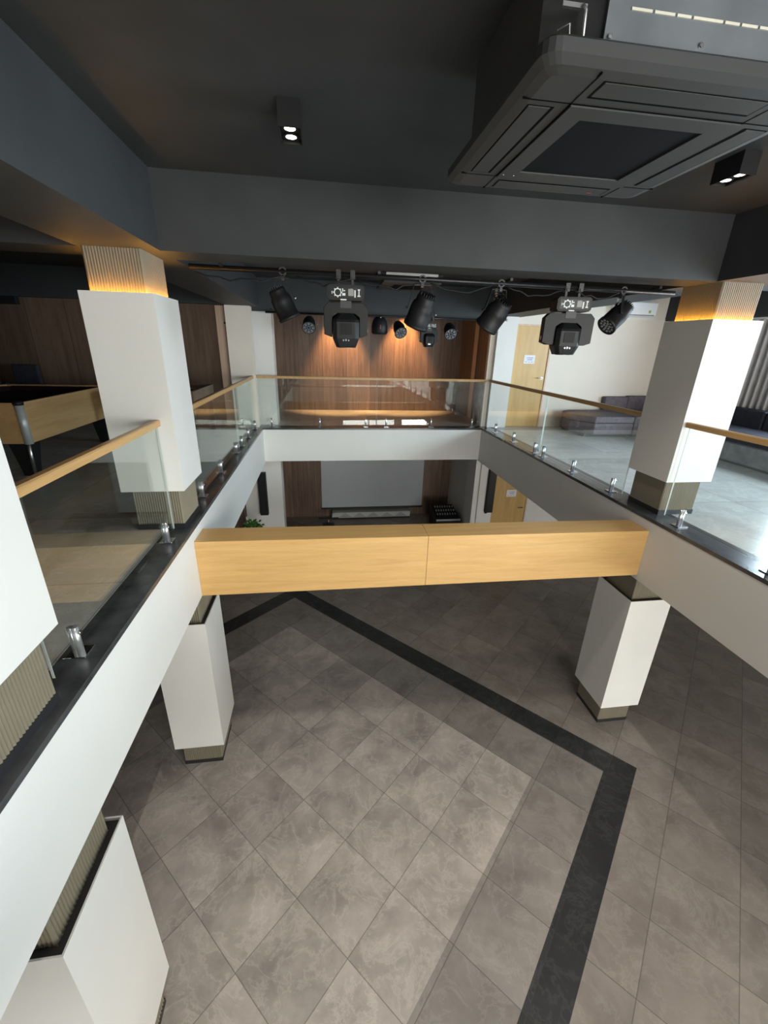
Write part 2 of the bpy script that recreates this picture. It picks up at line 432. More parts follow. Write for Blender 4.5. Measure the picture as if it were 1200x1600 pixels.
# ------------------------------------------------------------------ doors
def door(n, x0, x1, z0, z1, lab):
    d = struct('door_%d' % n, MB().box((x0+.004, YW+.01, z0+.004), (x1-.004, YW+.05, z1-.004)), 'oak_door', lab, bevel=.002)
    hz = z0+1.0; hx = x1-.07
    MB().cyl((hx, YW+.01, hz), (hx, YW-.045, hz), .010, n=12).cyl((hx, YW-.04, hz), (hx-.12, YW-.04, hz), .009, n=12)\
        .cyl((hx, YW+.01, hz), (hx, YW+.002, hz), .024, n=16).build('door_handle', 'brushed_metal', d)
    fr = MB(); t = .03
    fr.box((x1-.004, YW-.012, z0), (x1+t, YW+.0, z1+t)).box((x0-t, YW-.012, z1-.004), (x1-.004, YW, z1+t))
    fr.build('door_frame', 'pale_wood', d)
door(1, 3.84, 4.575, 0, 1.985, 'oak door in the upper right wall')
door(2, 3.78, 4.60, ZF, -.80, 'oak door in the lower right wall')
def notice(cx, cz, lab):
    w_, h_ = .235, .165
    t = thing('paper_notice', lab, 'notice', (cx, YW+.008, cz))
    MB().box((-w_/2, -.002, -h_/2), (w_/2, 0, h_/2)).build('sheet', 'paper', t)
    def bars(rows, mat, nm):
        rnd = random.Random(3)
        for z, x0, x1, hh in rows:
            x = x0; mb = MB()
            while x < x1:
                ww = rnd.uniform(.006, .012); mb.box((x, -.0035, z+rnd.uniform(0, .002)), (min(x+ww, x1), -.002, z+hh*rnd.uniform(.7, 1))); x += ww+.004
            mb.build(nm, mat, t)
    bars([(.022, -.065, .075, .018), (-.014, -.05, .055, .018)], 'ink_blue', 'lettering')
    bars([(-.055, -.09, -.045, .016), (-.06, -.02, .015, .012), (-.055, .04, .075, .014)], 'ink_grey', 'lettering')
notice(4.185, 1.36, 'small white paper notice taped to the upper oak door')
notice(4.22, -1.53, 'small white paper notice taped to the lower oak door')

# ------------------------------------------------------------------ columns
def fluted(x0, y0, x1, y1, z0, z1, pitch=.0190, dep=.006):
    """closed outline of half-round ribs extruded upwards"""
    pts = []
    def side(ax, ay, bx, by, nx, ny):
        ln = math.hypot(bx-ax, by-ay); n = max(2, round(ln/pitch)); ux, uy = (bx-ax)/ln, (by-ay)/ln; p = ln/n
        for i in range(n):
            for t in (0, .14, .28, .5, .72, .86):
                h = dep*math.sin(math.pi*min(1, max(0, (t-.12)/.76)))**.5 if t > .12 else 0
                pts.append((ax+ux*(i+t)*p+nx*h, ay+uy*(i+t)*p+ny*h))
    side(x0, y0, x1, y0, 0, -1); side(x1, y0, x1, y1, 1, 0); side(x1, y1, x0, y1, 0, 1); side(x0, y1, x0, y0, -1, 0)
    return MB().prism(pts, 'z', z0, z1)
def column(px0, py0, px1, py1, zb, zp0, zp1, zt, lab, lit, group):
    cx, cy = (px0+px1)/2, (py0+py1)/2
    t = thing('column', lab, 'column', (cx, cy, zb), group=group)
    a, b = (px1-px0)/2, (py1-py0)/2; ci = .058; h = zt-zb; p0, p1 = zp0-zb, zp1-zb
    fluted(-a+ci, -b+ci, a-ci, b-ci, .05, p0+.02).build('fluted_base', 'taupe_slat', t)
    fluted(-a+ci, -b+ci, a-ci, b-ci, p1-.04, h).build('fluted_neck', 'taupe_slat', t)
    MB().box((-a+ci-.006, -b+ci-.006, 0), (a-ci+.006, b-ci+.006, .05)).build('plinth', 'black_plinth', t)
    sh = MB().box((-a, -b, p0), (a, b, p1-.03)); e = .009
    sh.box((-a, -b, p1-.03), (a, -b+e, p1)).box((-a, b-e, p1-.03), (a, b, p1))
    sh.box((-a, -b+e, p1-.03), (-a+e, b-e, p1)).box((a-e, -b+e, p1-.03), (a, b-e, p1))
    sh.build('white_panel', 'white_laminate', t)
    z = p1-.029; i0, i1 = (.014, .034) if lit else (.0095, .052)
    g = MB()
    g.box((-a+i0, -b+i0, z), (a-i0, -b+i1, z+.008)).box((-a+i0, b-i1, z), (a-i0, b-i0, z+.008))
    g.box((-a+i0, -b+i1, z), (-a+i1, b-i1, z+.008)).box((a-i1, -b+i1, z), (a-i0, b-i1, z+.008))
    g.build('light_strip' if lit else 'reveal_shade', 'led_orange' if lit else 'black_plinth', t)  # on unlit columns a black ring stands in for shade in the recess
    return t
UP = 'upper floor columns with glowing necks'; LO = 'lower floor columns'
column(-1.675, 3.54, XL, 4.10, 0, .365, 1.85, ZB, 'white clad column with glowing amber neck beside the pool table', True, UP)
column(3.33, 3.54, 3.83, 4.10, 0, .365, 1.835, ZB, 'white clad column with glowing amber neck on the right, in front of the grey sofas', True, UP)
column(-1.675, 1.14, XL, 1.71, 0, .375, 1.85, ZB, 'white clad upper column cut off by the left edge of the photo', True, UP)
column(-1.69, 3.54, XL, 4.12, ZF, -2.58, -.985, FA, 'white clad lower column under the left end of the oak beam', False, LO)
column(3.32, 3.54, 3.83, 4.12, ZF, -2.58, -1.02, FA, 'white clad lower column under the right end of the oak beam', False, LO)
column(-1.69, 1.15, XL, 1.745, ZF, -2.56, -.95, FA, 'white clad lower column in the bottom left corner of the photo', False, LO)
# plain end pillars at the stage
tag(MB().box((-1.68, 8.44, 0), (-1.25, 8.66, ZB)).build('end_pillar', 'cream_paint', origin=(-1.46, 8.5, 0)),
    'plain white pillar beside the far left corner of the upper glass railing', 'pillar')
tag(MB().box((3.40, 8.52, 0), (3.80, 8.617, ZB)).build('end_pillar', 'white_paint', origin=(3.58, 8.55, 0)),
    'plain white pillar left of the upper oak door', 'pillar')

# ------------------------------------------------------------------ oak clad beam across the opening
t = thing('wooden_beam', 'oak clad box beam spanning the opening between the two white fascias', 'beam', (1.03, 3.7, FA))
def bq(x0, x1):
    def yy(x): return 3.58-(x-XL)/(XR-XL)*.10
    def zz(x): return -.690+(x-XL)/(XR-XL)*.052
    o = Vector((1.03, 3.7, FA)); w_ = .30
    vs = []
    for x in (x0, x1):
        vs += [(x, yy(x), zz(x)), (x, yy(x)+w_, zz(x)), (x, yy(x)+w_, -.129), (x, yy(x), -.129)]
    vs = [tuple(Vector(v)-o) for v in vs]
    return MB().add(vs, [(0,1,2,3),(7,6,5,4),(0,4,5,1),(1,5,6,2),(2,6,7,3),(3,7,4,0)])
bq(XL+.001, .957).build('oak_panel', 'oak', t, bevel=.002)
bq(.960, XR-.001).build('oak_panel', 'oak', t, bevel=.002)

# ------------------------------------------------------------------ glass railings
ZH = .945
def railing(loc, ang, ln, panes, spigs, lab, r0=0, r1=0):
    """runs along local +x for ln metres; panes, spigs in local x"""
    t = thing('glass_railing', lab, 'railing', (loc[0], loc[1], 0), ang, 'frameless glass railings around the opening')
    for a, b in panes:
        p = MB().box((a, -.006, .035), (b, .006, ZH-.03)).build('glass_pane', 'clear_glass', t)
        for e in (a, b): MB().box((e-.0015, -.0062, .035), (e+.0005, .0062, ZH-.03)).build('glass_edge', 'glass_edge', p)
    poly = [(-.026, ZH-.035), (.026, ZH-.035), (.026, ZH+.006), (.018, ZH+.013), (-.018, ZH+.013), (-.026, ZH+.006)]
    hr = MB().prism(poly, 'x', -r0, ln+r1)
    hr.build('handrail', 'oak_rail', t)
    for s in spigs:
        sp = MB()
        sp.cyl((s, -.006, .008), (s, -.006, .165), .017, n=18).cyl((s, .016, .008), (s, .016, .165), .014, n=14)
        q = sp.build('spigot', 'spigot_steel', t)
        MB().cyl((s, -.034, .13), (s, -.024, .13), .012, n=12).build('clamp_screw', 'chrome', q)
        MB().box((s-.05, -.05, .0), (s+.05, .05, .009)).build('base_plate', 'chrome', q, bevel=.002)
plain('spigot_steel', (.74, .75, .76), .28, metal=.85, noise=.04)
wood('oak_rail', (.46, .26, .10), (.60, .37, .155), 'y', .35)
GL, GR, GF = XL-.125, XR+.135, YF+.17
railing((GL, 0), R(90), 1.14, [(.0, 1.1)], [.3, .8], 'clear glass railing at the near left edge, mostly outside the photo')
railing((GL, 1.74), R(90), 1.80, [(.02, 1.78)], [.24, 1.60], 'clear glass railing between the two left upper columns, oak handrail')
railing((GL, 4.12), R(90), GF-4.12, [(.03, 2.48), (2.50, GF-4.13)], [.33, 1.23, 2.25, 2.71, 3.35, 4.15],
        'clear glass railing beyond the left column, running to the far left corner', r1=-.03)
railing((GL, GF), 0, GR-GL-.08, [(.03, 2.35), (2.37, GR-GL-.10)], [.28, 1.22, 2.14, 2.56, 3.50, 4.38],
        'clear glass railing along the far end of the opening, in front of the stage wall')
railing((GR, 4.12), R(90), GF-4.17, [(.03, 2.02), (2.04, GF-4.22)], [.22, 1.06, 1.90, 2.18, 3.00, 3.86],
        'clear glass railing beyond the right column, running past the ottoman to the oak door')
railing((GR, 0), R(90), 3.53, [(.02, 1.9), (1.92, 3.50)], [.5, 1.4, 2.4, 3.30], 'clear glass railing at the near right edge, in front of the long dark sofa')

# ------------------------------------------------------------------ ceiling downlights
def downlight(loc, lab, en=60):
    t = thing('ceiling_spotlight', lab, 'ceiling light', loc, group='black twin box ceiling spotlights')
    w_, l_, h_ = .054, .098, .11
    b = MB().box((-w_, -l_, -h_+.02), (w_, l_, 0))
    e = .005
    b.box((-w_, -l_, -h_), (w_, -l_+e, -h_+.02)).box((-w_, l_-e, -h_), (w_, l_, -h_+.02)).box((-w_, -l_+e, -h_), (-w_+e, l_-e, -h_+.02)).box((w_-e, -l_+e, -h_), (w_, l_-e, -h_+.02))
    b.build('housing', 'black_paint', t)
    for y in (-.045, .045):
        q = MB().ring((0, y, -h_+.012), 'z', .040, .028, .008).build('bezel', 'black_plastic', t)
        MB().cyl((0, y, -h_+.0195), (0, y, -h_+.013), .027, n=20).build('lamp', 'led_white', q)
        l = bpy.data.lights.new('spot_lamp', 'SPOT'); l.energy = en; l.color = (1, .70, .42) if loc[0] < -2 else (1, .93, .84); l.spot_size = R(95); l.spot_blend = .8; l.shadow_soft_size = .03
        o = bpy.data.objects.new('spot_lamp', l); COL.objects.link(o); o.parent = t; o.location = (0, y, -h_+.008)
downlight((-.128, 2.665, ZC), 'black twin box ceiling spotlight left of the large air conditioner')
downlight((2.40, 2.70, ZC), 'black twin box ceiling spotlight on the right, beyond the air conditioner')

# ------------------------------------------------------------------ ceiling cassette air conditioner
ac = thing('cassette_air_conditioner', 'large dark grey ceiling cassette air conditioner at the top right', 'air conditioner', (1.07, 1.86, 2.25))
A = .48
def octo(a, c): return [(-a+c, -a), (a-c, -a), (a, -a+c), (a, a-c), (a-c, a), (-a+c, a), (-a, a-c), (-a, -a+c)]
bd = MB().prism(octo(.425, .13), 'z', .055, .358).build('casing', 'grey_casing', ac)
MB().box((-.30, -.433, .06), (.42, -.425, .35)).build('side_plate', 'grey_metal' if 'grey_metal' in MATS else plain('grey_metal', (.15, .165, .18), .4, metal=.3, noise=.15), bd)
plain('slot_cream', (.62, .60, .50), .5)
x = -.235
for wd in (.060, .060, .042, .09, .045, .05, .05, .05):
    MB().box((x, -.436, .143), (x+wd, -.433, .149)).build('slot', 'slot_cream', bd); x += wd+.007
for x, z in ((-.012, .093), (-.285, .085)): MB().cyl((x, -.440, z), (x, -.433, z), .006, n=10).build('screw', 'chrome', bd)
hk = MB().box((-.415, -.405, .150), (-.345, -.395, .160)).tube([(-.362, -.41, .155), (-.350, -.41, .145), (-.348, -.41, .06)], .0045)\
    .tube([(-.415, -.39, .108), (-.385, -.40, .120), (-.380, -.40, .06)], .0028)
hk.build('hanger_bracket', 'galvanised', bd)
MB().box((-.432, .395, .06), (-.425, .402, .10)).cyl((-.445, .40, .07), (-.425, .40, .07), .006, n=8).build('screw', 'galvanised', bd)
# decorative panel: raised rim sloping to the outer edge
pn = MB()
ri, ro = .275, A
def rr(a, c, z, k=4):
    pts = []
    for cx, cy, s in ((a-c, -a+c, -90), (a-c, a-c, 0), (-a+c, a-c, 90), (-a+c, -a+c, 180)):
        for i in range(k+1):
            t = R(s+90*i/k); pts.append((cx+c*math.cos(t), cy+c*math.sin(t), z))
    return pts
loops = [rr(.30, .02, 0), rr(.43, .03, .0), rr(.46, .04, .006), rr(A, .045, .022), rr(A, .045, .052), rr(A-.012, .04, .062), rr(.40, .03, .066)]
n = len(loops[0]); vs = [v for l in loops for v in l]
fs = [(k*n+i, k*n+(i+1) % n, (k+1)*n+(i+1) % n, (k+1)*n+i) for k in range(len(loops)-1) for i in range(n)]
pn.add(vs, fs, False)
pnl = pn.build('trim_panel', 'grey_panel', ac)
# joint grooves (thin dark seams) around the corner covers
for sx in (-1, 1):
    for sy in (-1, 1):
        sm = MB()
        sm.box((sx*.300-.002, min(sy*.30, sy*.455), -.001), (sx*.300+.002, max(sy*.30, sy*.455), .004))
        sm.box((min(sx*.30, sx*.455), sy*.300-.002, -.001), (max(sx*.30, sx*.455), sy*.300+.002, .004))
        sm.build('panel_seam', 'slot_black', pnl)
for k in range(4):
    M = Matrix.Rotation(R(90*k), 4, 'Z')
    MB().box((-.27, -.425, -.0005), (.27, -.421, .004)).box((-.27, -.348, -.001), (.27, -.338, .004)).box((-.272, -.425, -.0005), (-.268, -.338, .004)).box((.268, -.425, -.0005), (.272, -.338, .004)).box((-.302, -.302, -.0015), (.302, -.297, .003)).xf(M).build('outlet_slot', 'slot_black', ac)
    MB().box((-.265, -.42, -.0022), (.265, -.35, .001)).xf(M).build('louvre', 'grey_panel', ac)
gf = MB()
for a_, b_ in (((-.297, -.297), (.297, -.225)), ((-.297, .225), (.297, .297)), ((-.297, -.225), (-.225, .225)), ((.225, -.225), (.297, .225))):
    gf.box((a_[0], a_[1], -.006), (b_[0], b_[1], .004))
fr = gf.build('intake_frame', 'grey_panel', ac)
MB().box((-.225, -.225, -.001), (.225, .225, .006)).build('intake_grille', 'mesh_grille', ac)
for x in (-.282, -.235): MB().cyl((x, .262, -.008), (x, .262, -.005), .003, n=8).build('screw', 'chrome', fr)
MB().box((.19, .40, -.003), (.215, .405, .001)).build('status_lamp', plain('red_lamp', (.5, .03, .03), .4), ac)

for x, y, e, lb in ((-.128, .55, 60, 'added black twin box fill spotlight, out of view above the near end of the opening, left'), (2.40, .45, 90, 'added black twin box fill spotlight, out of view above the near end of the opening, right'),
                  (-3.3, 1.6, 55, 'added black twin box fill spotlight, out of view in the left bay')):
    downlight((x, y, ZC), lb, e)  # added unseen lamps that brighten the lower floor and the left bay
# second, small cassette over the stage end and tube light behind the cross beam
t = thing('cassette_air_conditioner', 'small grey ceiling cassette panel glimpsed above the stage lights', 'air conditioner', (1.42, 7.7, 2.45))
MB().prism(octo(.40, .1), 'z', .05, .16).build('casing', 'grey_casing', t)
MB().box((-.46, -.46, 0), (.46, .46, .05)).build('trim_panel', 'grey_panel', t, bevel=.012)
MB().box((-.26, -.26, -.004), (.26, .26, .002)).build('intake_grille', 'mesh_grille', t)
t = thing('tube_light', 'slim pale tube light fixed behind the dark cross beam above the stage lights', 'ceiling light', (.86, 4.45, 2.165))
MB().box((-.25, -.03, 0), (.25, .03, .022)).build('batten', 'ac_white', t, bevel=.003)
for x in (-.275, .275):
    MB().box((x-.025, -.02, .0), (x+.025, .02, .02)).build('end_cap', 'black_metal', t)
    MB().cyl((x, 0, .02), (x, 0, .445), .005, n=8).build('hanger_rod', 'black_metal', t)

# ------------------------------------------------------------------ lighting pipes and stage lights
ZP = 2.082
t = thing('lighting_pipe', 'black lighting pipe across the opening carrying the large stage lights', 'pipe', (1.11, 4.07, ZP))
MB().cyl((-2.16, 0, .02), (2.22, 0, .0), .021, n=16).build('pipe', 'black_metal', t)
for x in (-1.9, -.62, .55, 2.0): MB().box((x-.012, -.088, .022), (x+.012, .022, .045)).build('bracket', 'black_metal', t)
t = thing('lighting_pipe', 'black far lighting pipe in front of the walnut stage wall', 'pipe', (1.11, 8.50, 2.045))
MB().cyl((-2.1, 0, 0), (2.2, 0, 0), .018, n=12).build('pipe', 'black_metal', t)
for x in (-1.8, -.4, .9, 2.1): MB().box((x-.01, -.01, .015), (x+.01, .165, .028)).build('bracket', 'black_metal', t)
cb = MB()
rnd = random.Random(8)
for x0, x1 in ((-1.0, -.3), (-.2, .25), (.3, .85), (.95, 1.5), (1.65, 2.2), (2.3, 2.75)):
    pts = [(x0+(x1-x0)*k/8, 4.04+.01*math.sin(k), ZP-.02-.055*math.sin(math.pi*k/8)*rnd.uniform(.6, 1.3)) for k in range(9)]
    cb.tube(pts, .006, 6)
tag(cb.build('power_cable', 'black_plastic', origin=(.9, 4.05, 2.0)), 'black power cables looped along the near lighting pipe', 'cable')

def rotto(d):
    """rotation taking local -Z onto d"""
    return Vector((0, 0, -1)).rotation_difference(Vector(d).normalized()).to_matrix().to_4x4()
def clamp(t, r=.021):
    c = MB().ring((0, -.018, 0), 'y', r+.012, r, .036, 18)
    c.box((-.012, -.018, -r-.045), (.012, .018, -r-.008)).cyl((.03, 0, -.01), (.055, 0, -.01), .007, n=8)
    c.build('clamp', 'brushed_dark', t)
plain('brushed_dark', (.035, .035, .033), .45, metal=.3, noise=.3, nscale=60)
def par_can(name, loc, c, d, r, ln, side, lab, group, face=False, cl=True):
    """round stage light: body centre c (from the pipe), beam direction d"""
    t = thing(name, lab, 'stage light', loc, group=group)
    if cl: clamp(t)
    M = Matrix.Translation(c) @ rotto(d)
    h = ln/2
    prof = [(r*.35, h), (r*.72, h*.97), (r*.80, h*.80), (r*.80, h*.55), (r*.93, h*.45), (r, h*.1), (r, -h*.8), (r*1.07, -h*.82), (r*1.07, -h), (r*.94, -h), (r*.94, -h*.9)]
    MB().lathe(prof).xf(M).build('housing', 'black_plastic', t)
    fn = MB()
    for k in range(7):
        x = (k-3)*r*.2; w_ = math.sqrt(max(.0, (.68*r)**2-x*x)); fn.box((x-r*.035, -w_, h*.9), (x+r*.035, w_, h*1.12))
    fn.xf(M).build('cooling_fin', 'black_metal', t)
    q = MB().cyl((0, 0, -h*.89), (0, 0, -h*.92), r*.93, n=28).xf(M).build('lens_plate', 'black_plastic', t)
    ld = MB()
    if face:
        for k in range(8):
            a = k*math.pi/4; ld.cyl((r*.62*math.cos(a), r*.62*math.sin(a), -h*.93), (r*.62*math.cos(a), r*.62*math.sin(a), -h*.99), r*.19, n=10)
        ld.ring((0, 0, -h*1.0), 'z', r*.32, r*.2, r*.06, 14).ring((0, 0, -h*1.0), 'z', r*.93, r*.84, r*.06, 20)
    else:
        for rr_, m in ((0, 1), (.36, 6), (.7, 11)):
            for k in range(m):
                a = k*2*math.pi/m; ld.cyl((r*rr_*math.cos(a), r*rr_*math.sin(a), -h*.93), (r*rr_*math.cos(a), r*rr_*math.sin(a), -h*.97), r*.14, n=8)
    ld.xf(M).build('led_lens', 'lens_grey', q)
    s = Vector(side).normalized(); w_ = r*1.18; c = Vector(c)
    top = -.05 if cl else -.03
    yk = MB()
    def strap(p, q_, wy=.022, th=.004):
        p, q_ = Vector(p), Vector(q_); dd = (q_-p).normalized(); nrm = s if abs(dd.dot(s)) < .5 else Vector((0, 0, 1)); b_ = dd.cross(nrm).normalized()
        vs = []
        for e in (p, q_):
            for i, j in ((-1, -1), (1, -1), (1, 1), (-1, 1)): vs.append(e+b_*i*wy/2+nrm*j*th/2)
        yk.add(vs, [(0,1,2,3),(7,6,5,4),(0,4,5,1),(1,5,6,2),(2,6,7,3),(3,7,4,0)])
    for g in (-1, 1):
        pv = c+s*g*w_; tp = Vector((pv.x*.6 if cl else pv.x, pv.y*.6 if cl else pv.y, top)); strap(pv, tp)
    pv = c+s*w_; pm = c-s*w_; k_ = .6 if cl else 1
    strap((pm.x*k_, pm.y*k_, top), (pv.x*k_, pv.y*k_, top))
    yk.build('yoke', 'black_metal', t)
    for g in (-1, 1):
        a_ = c+s*g*(w_+.002); b_ = c+s*g*(w_+.018)
        MB().cyl(a_, b_, .010, n=10).build('knob', 'brushed_metal' if g > 0 else 'black_plastic', t)
    return t
G1 = 'black round stage lights on the near lighting pipe'
zp = lambda x: ZP+.02-.02*(x+1.05)/4.38
par_can('stage_light', (-.31, 4.07, zp(-.31)), (-.01, -.02, -.245), (.42, .12, -.9), .088, .25, (.9, 0, .42), 'black round stage light hanging leftmost on the near pipe, tilted down to the right', G1)
par_can('stage_light', (.88, 4.07, zp(.88)), (-.005, -.05, -.255), (-.28, .35, -.9), .105, .27, (1, 0, -.2), 'black round stage light directly above the small far moving head light', G1)
par_can('stage_light', (1.60, 4.07, zp(1.6)), (-.03, -.02, -.255), (-.38, .45, -.75), .105, .26, (1, .2, -.3), 'black round stage light under the tangled cable bundle', G1)
par_can('stage_light', (2.80, 4.07, zp(2.8)), (-.04, -.04, -.225), (-.80, -.15, -.72), .088, .27, (.25, .9, -.2), 'black round stage light hanging rightmost on the near pipe, beside the right column', G1)
cb = MB()
rnd = random.Random(5)
for k in range(7):
    x0 = 1.56+rnd.uniform(-.03, .03); pts = []
    for i in range(10):
        a = i/9*2*math.pi*1.1+k; pts.append((x0+.05*math.cos(a)+.02*k/7, 4.0+.02*math.sin(a), 1.99-.035*k/2+.03*math.sin(a)))
    cb.tube(pts, .0045, 6)
tag(cb.build('cable_bundle', 'black_plastic', origin=(1.58, 4.0, 1.95)), 'tangled black cable bundle above the third round stage light', 'cable')

def moving_head(loc, rz, s, lab, group, cl=True, ybig=1.0):
    t = thing('moving_head_light', lab, 'stage light', loc, rz, group)
    if cl:
        for x in (-.06, .06):
            c = MB().ring((x, -.018, 0), 'x2', .033, .021, .036, 18) if False else MB().box((x-.02, -.034, -.034), (x+.02, .034, .034))
            c.cyl((x, -.045, -.02), (x, -.034, -.02), .012, n=10).box((x-.01, -.012, -.085), (x+.01, .012, -.034))
            c.build('clamp', 'brushed_dark', t)
    z1 = -.085*s if cl else -.03; z0 = z1-.118*s; hw = .155*s
    def ch(a, b, zl, zh, c): return [(a+c, zl), (b-c, zl), (b, zl+c), (b, zh-c), (b-c, zh), (a+c, zh), (a, zh-c), (a, zl+c)]
    bs = MB().prism(ch(-hw, hw, z0, z1, .018*s), 'y', -.10*s, .10*s).build('base', 'black_plastic', t)
    y = -.10*s; zc = (z0+z1)/2
    MB().box((-hw*.86, y-.003, z0+.02*s), (hw*.86, y, z1-.02*s)).build('connector_panel', 'black_metal', bs)
    pr = MB().ring((-.068*s, y-.006, zc), 'y', .031*s, .024*s, .003, 20)
    for k in range(8):
        a = k*math.pi/4; pr.box((-.068*s+.034*s*math.cos(a)-.004*s, y-.006, zc+.034*s*math.sin(a)-.004*s), (-.068*s+.034*s*math.cos(a)+.004*s, y-.003, zc+.034*s*math.sin(a)+.004*s))
    pr.box((-.03*s, y-.006, zc+.006*s), (-.022*s, y-.003, zc+.03*s)).box((-.03*s, y-.006, zc-.024*s), (-.004*s, y-.003, zc-.004*s)).box((-.018*s, y-.006, zc+.01*s), (-.006*s, y-.003, zc+.018*s))
    pr.box((.098*s, y-.006, zc-.028*s), (.122*s, y-.003, zc-.02*s)).box((.106*s, y-.006, zc-.02*s), (.114*s, y-.003, zc+.02*s)).box((.10*s, y-.006, zc+.02*s), (.12*s, y-.003, zc+.027*s))
    pr.box((-.118*s, y-.006, zc-.012*s), (-.112*s, y-.003, zc+.008*s)).box((.072*s, y-.006, zc-.035*s), (.082*s, y-.003, zc+.02*s))
    pr.build('panel_marking', 'print_white', bs)
    MB().prism([(.02*s, zc-.024*s), (.066*s, zc-.024*s), (.066*s, zc+.022*s), (.055*s, zc+.031*s), (.02*s, zc+.027*s)], 'y', y-.006, y-.003).build('power_socket', 'lens_dim', bs)
    MB().box((-.045*s, y-.004, z0+.001), (.005*s, y, z0+.010*s)).build('label_plate', 'print_white', bs)
    # yoke: neck, cross piece and two arms
    yk = MB().box((-.048*s, -.055*s, z0-.055*s), (.048*s, .055*s, z0))
    yk.build('neck', 'grey_panel', t)
    zt = z0-.012*s; w_ = .19*s*ybig; zb = zt-.275*s
    yk = MB()
    c = .04*s
    yk.prism([(-w_+c, zt), (w_-c, zt), (w_, zt-c), (w_, zb+.02*s), (w_-.06*s, zb), (.118*s, zb), (.118*s, zt-.115*s), (.075*s, zt-.085*s), (-.075*s, zt-.085*s), (-.118*s, zt-.115*s), (-.118*s, zb), (-w_+.06*s, zb), (-w_, zb+.02*s), (-w_, zt-c)], 'y', -.05*s, .055*s)
    yk.prism([(-.125*s, zt-.05*s), (.125*s, zt-.05*s), (.125*s, zb+.03*s), (-.125*s, zb+.03*s)], 'y', .115*s, .135*s)
    yk.box((-.14*s, .045*s, zb+.04*s), (-.116*s, .135*s, zt-.06*s)).box((.116*s, .045*s, zb+.04*s), (.14*s, .135*s, zt-.06*s)).box((-.125*s, .045*s, zt-.075*s), (.125*s, .135*s, zt-.05*s))
    yk.build('yoke', 'black_plastic', t, bevel=.004*s)
    hz = zb-.085*s; ht = zt-.085*s
    hd = MB()
    secs = [(ht, .065, .06), (ht-.05*s, .112, .10), (ht-.07*s, .115, .108), (ht-.20*s, .115, .108), (hz+.01*s, .088, .088), (hz, .084, .084)]
    loops = []
    for z, a, b in secs:
        a *= s; b *= s; cc = min(a, b)*.32
        loops.append([(-a+cc, -b, z), (a-cc, -b, z), (a, -b+cc, z), (a, b-cc, z), (a-cc, b, z), (-a+cc, b, z), (-a, b-cc, z), (-a, -b+cc, z)])
    vs = [v for l in loops for v in l]; fs = [(k*8+i, k*8+(i+1) % 8, (k+1)*8+(i+1) % 8, (k+1)*8+i) for k in range(len(loops)-1) for i in range(8)]
    fs += [tuple(range(8)), tuple(40+i for i in range(8))]
    hd.add(vs, fs)
    h = hd.build('head', 'black_plastic', t, bevel=.004*s)
    MB().box((-.048*s, -.113*s, ht-.17*s), (.048*s, -.108*s, ht-.08*s)).build('head_cover', 'black_paint', h)
    MB().cyl((0, 0, hz-.004*s), (0, 0, hz+.002), .066*s, n=24).build('lens', 'lens_grey', h)
    lg = MB()
    for k, x in enumerate((-.028, -.006, .016)):
        lg.box((x*s, -.107*s, ht-.222*s), ((x+.011)*s, -.102*s, ht-.222*s+(.012+.005*(k == 1))*s))
    lg.build('logo', 'lens_grey', h)
    MB().cyl((-w_-.003, 0, ht-.13*s), (-w_+.004, 0, ht-.13*s), .02*s, n=12).cyl((w_-.004, 0, ht-.13*s), (w_+.003, 0, ht-.13*s), .02*s, n=12).build('pivot', 'brushed_metal', t)
    return t
plain('lens_dim', (.28, .29, .27), .5)
G2 = 'large black moving head lights on the near lighting pipe'
moving_head((.212, 4.07, zp(.2)), R(-2), 1.0, 'large black moving head light in front of the warm lit walnut wall', G2)
moving_head((2.30, 4.07, zp(2.3)), R(-10), 1.0, 'large black moving head light in front of the upper oak door', G2, ybig=1.2)
moving_head((2.02, 8.50, 2.045), 0, .88, 'small black moving head light on the far pipe, seen below the centre round light', 'moving heads on the far lighting pipe')
G3 = 'small round stage lights on the far lighting pipe'
par_can('led_spotlight', (-.225, 8.5, 2.045), (0, -.02, -.17), (-.05, -.80, -.60), .115, .24, (1, 0, 0), 'small round stage light with a ring of LEDs, leftmost on the far pipe', G3, True, False)
par_can('led_spotlight', (1.44, 8.5, 2.045), (0, -.02, -.20), (.15, -.80, -.62), .110, .26, (1, 0, 0), 'small round LED stage light with wide yoke, middle of the far pipe', G3, True, False)
par_can('led_spotlight', (2.42, 8.5, 2.045), (0, -.02, -.20), (0, -.80, -.60), .115, .24, (1, 0, 0), 'small round stage light with a ring of LEDs, rightmost on the far pipe', G3, True, False)
t = thing('stage_light', 'black rounded stage light seen from behind, just right of the left moving head', 'stage light', (1.07, 8.5, 2.045))
MB().lathe([(.03, .0), (.09, -.02), (.13, -.08), (.15, -.17), (.15, -.28), (.125, -.31), (.12, -.31)]).build('housing', 'black_plastic', t)
MB().cyl((-.006, -.10, -.03), (.006, -.10, -.02), .014, n=8).build('knob', 'chrome', t)
MB().box((-.008, -.153, -.22), (.008, -.145, -.15)).build('badge', plain('badge_red', (.25, .03, .05), .5), t)

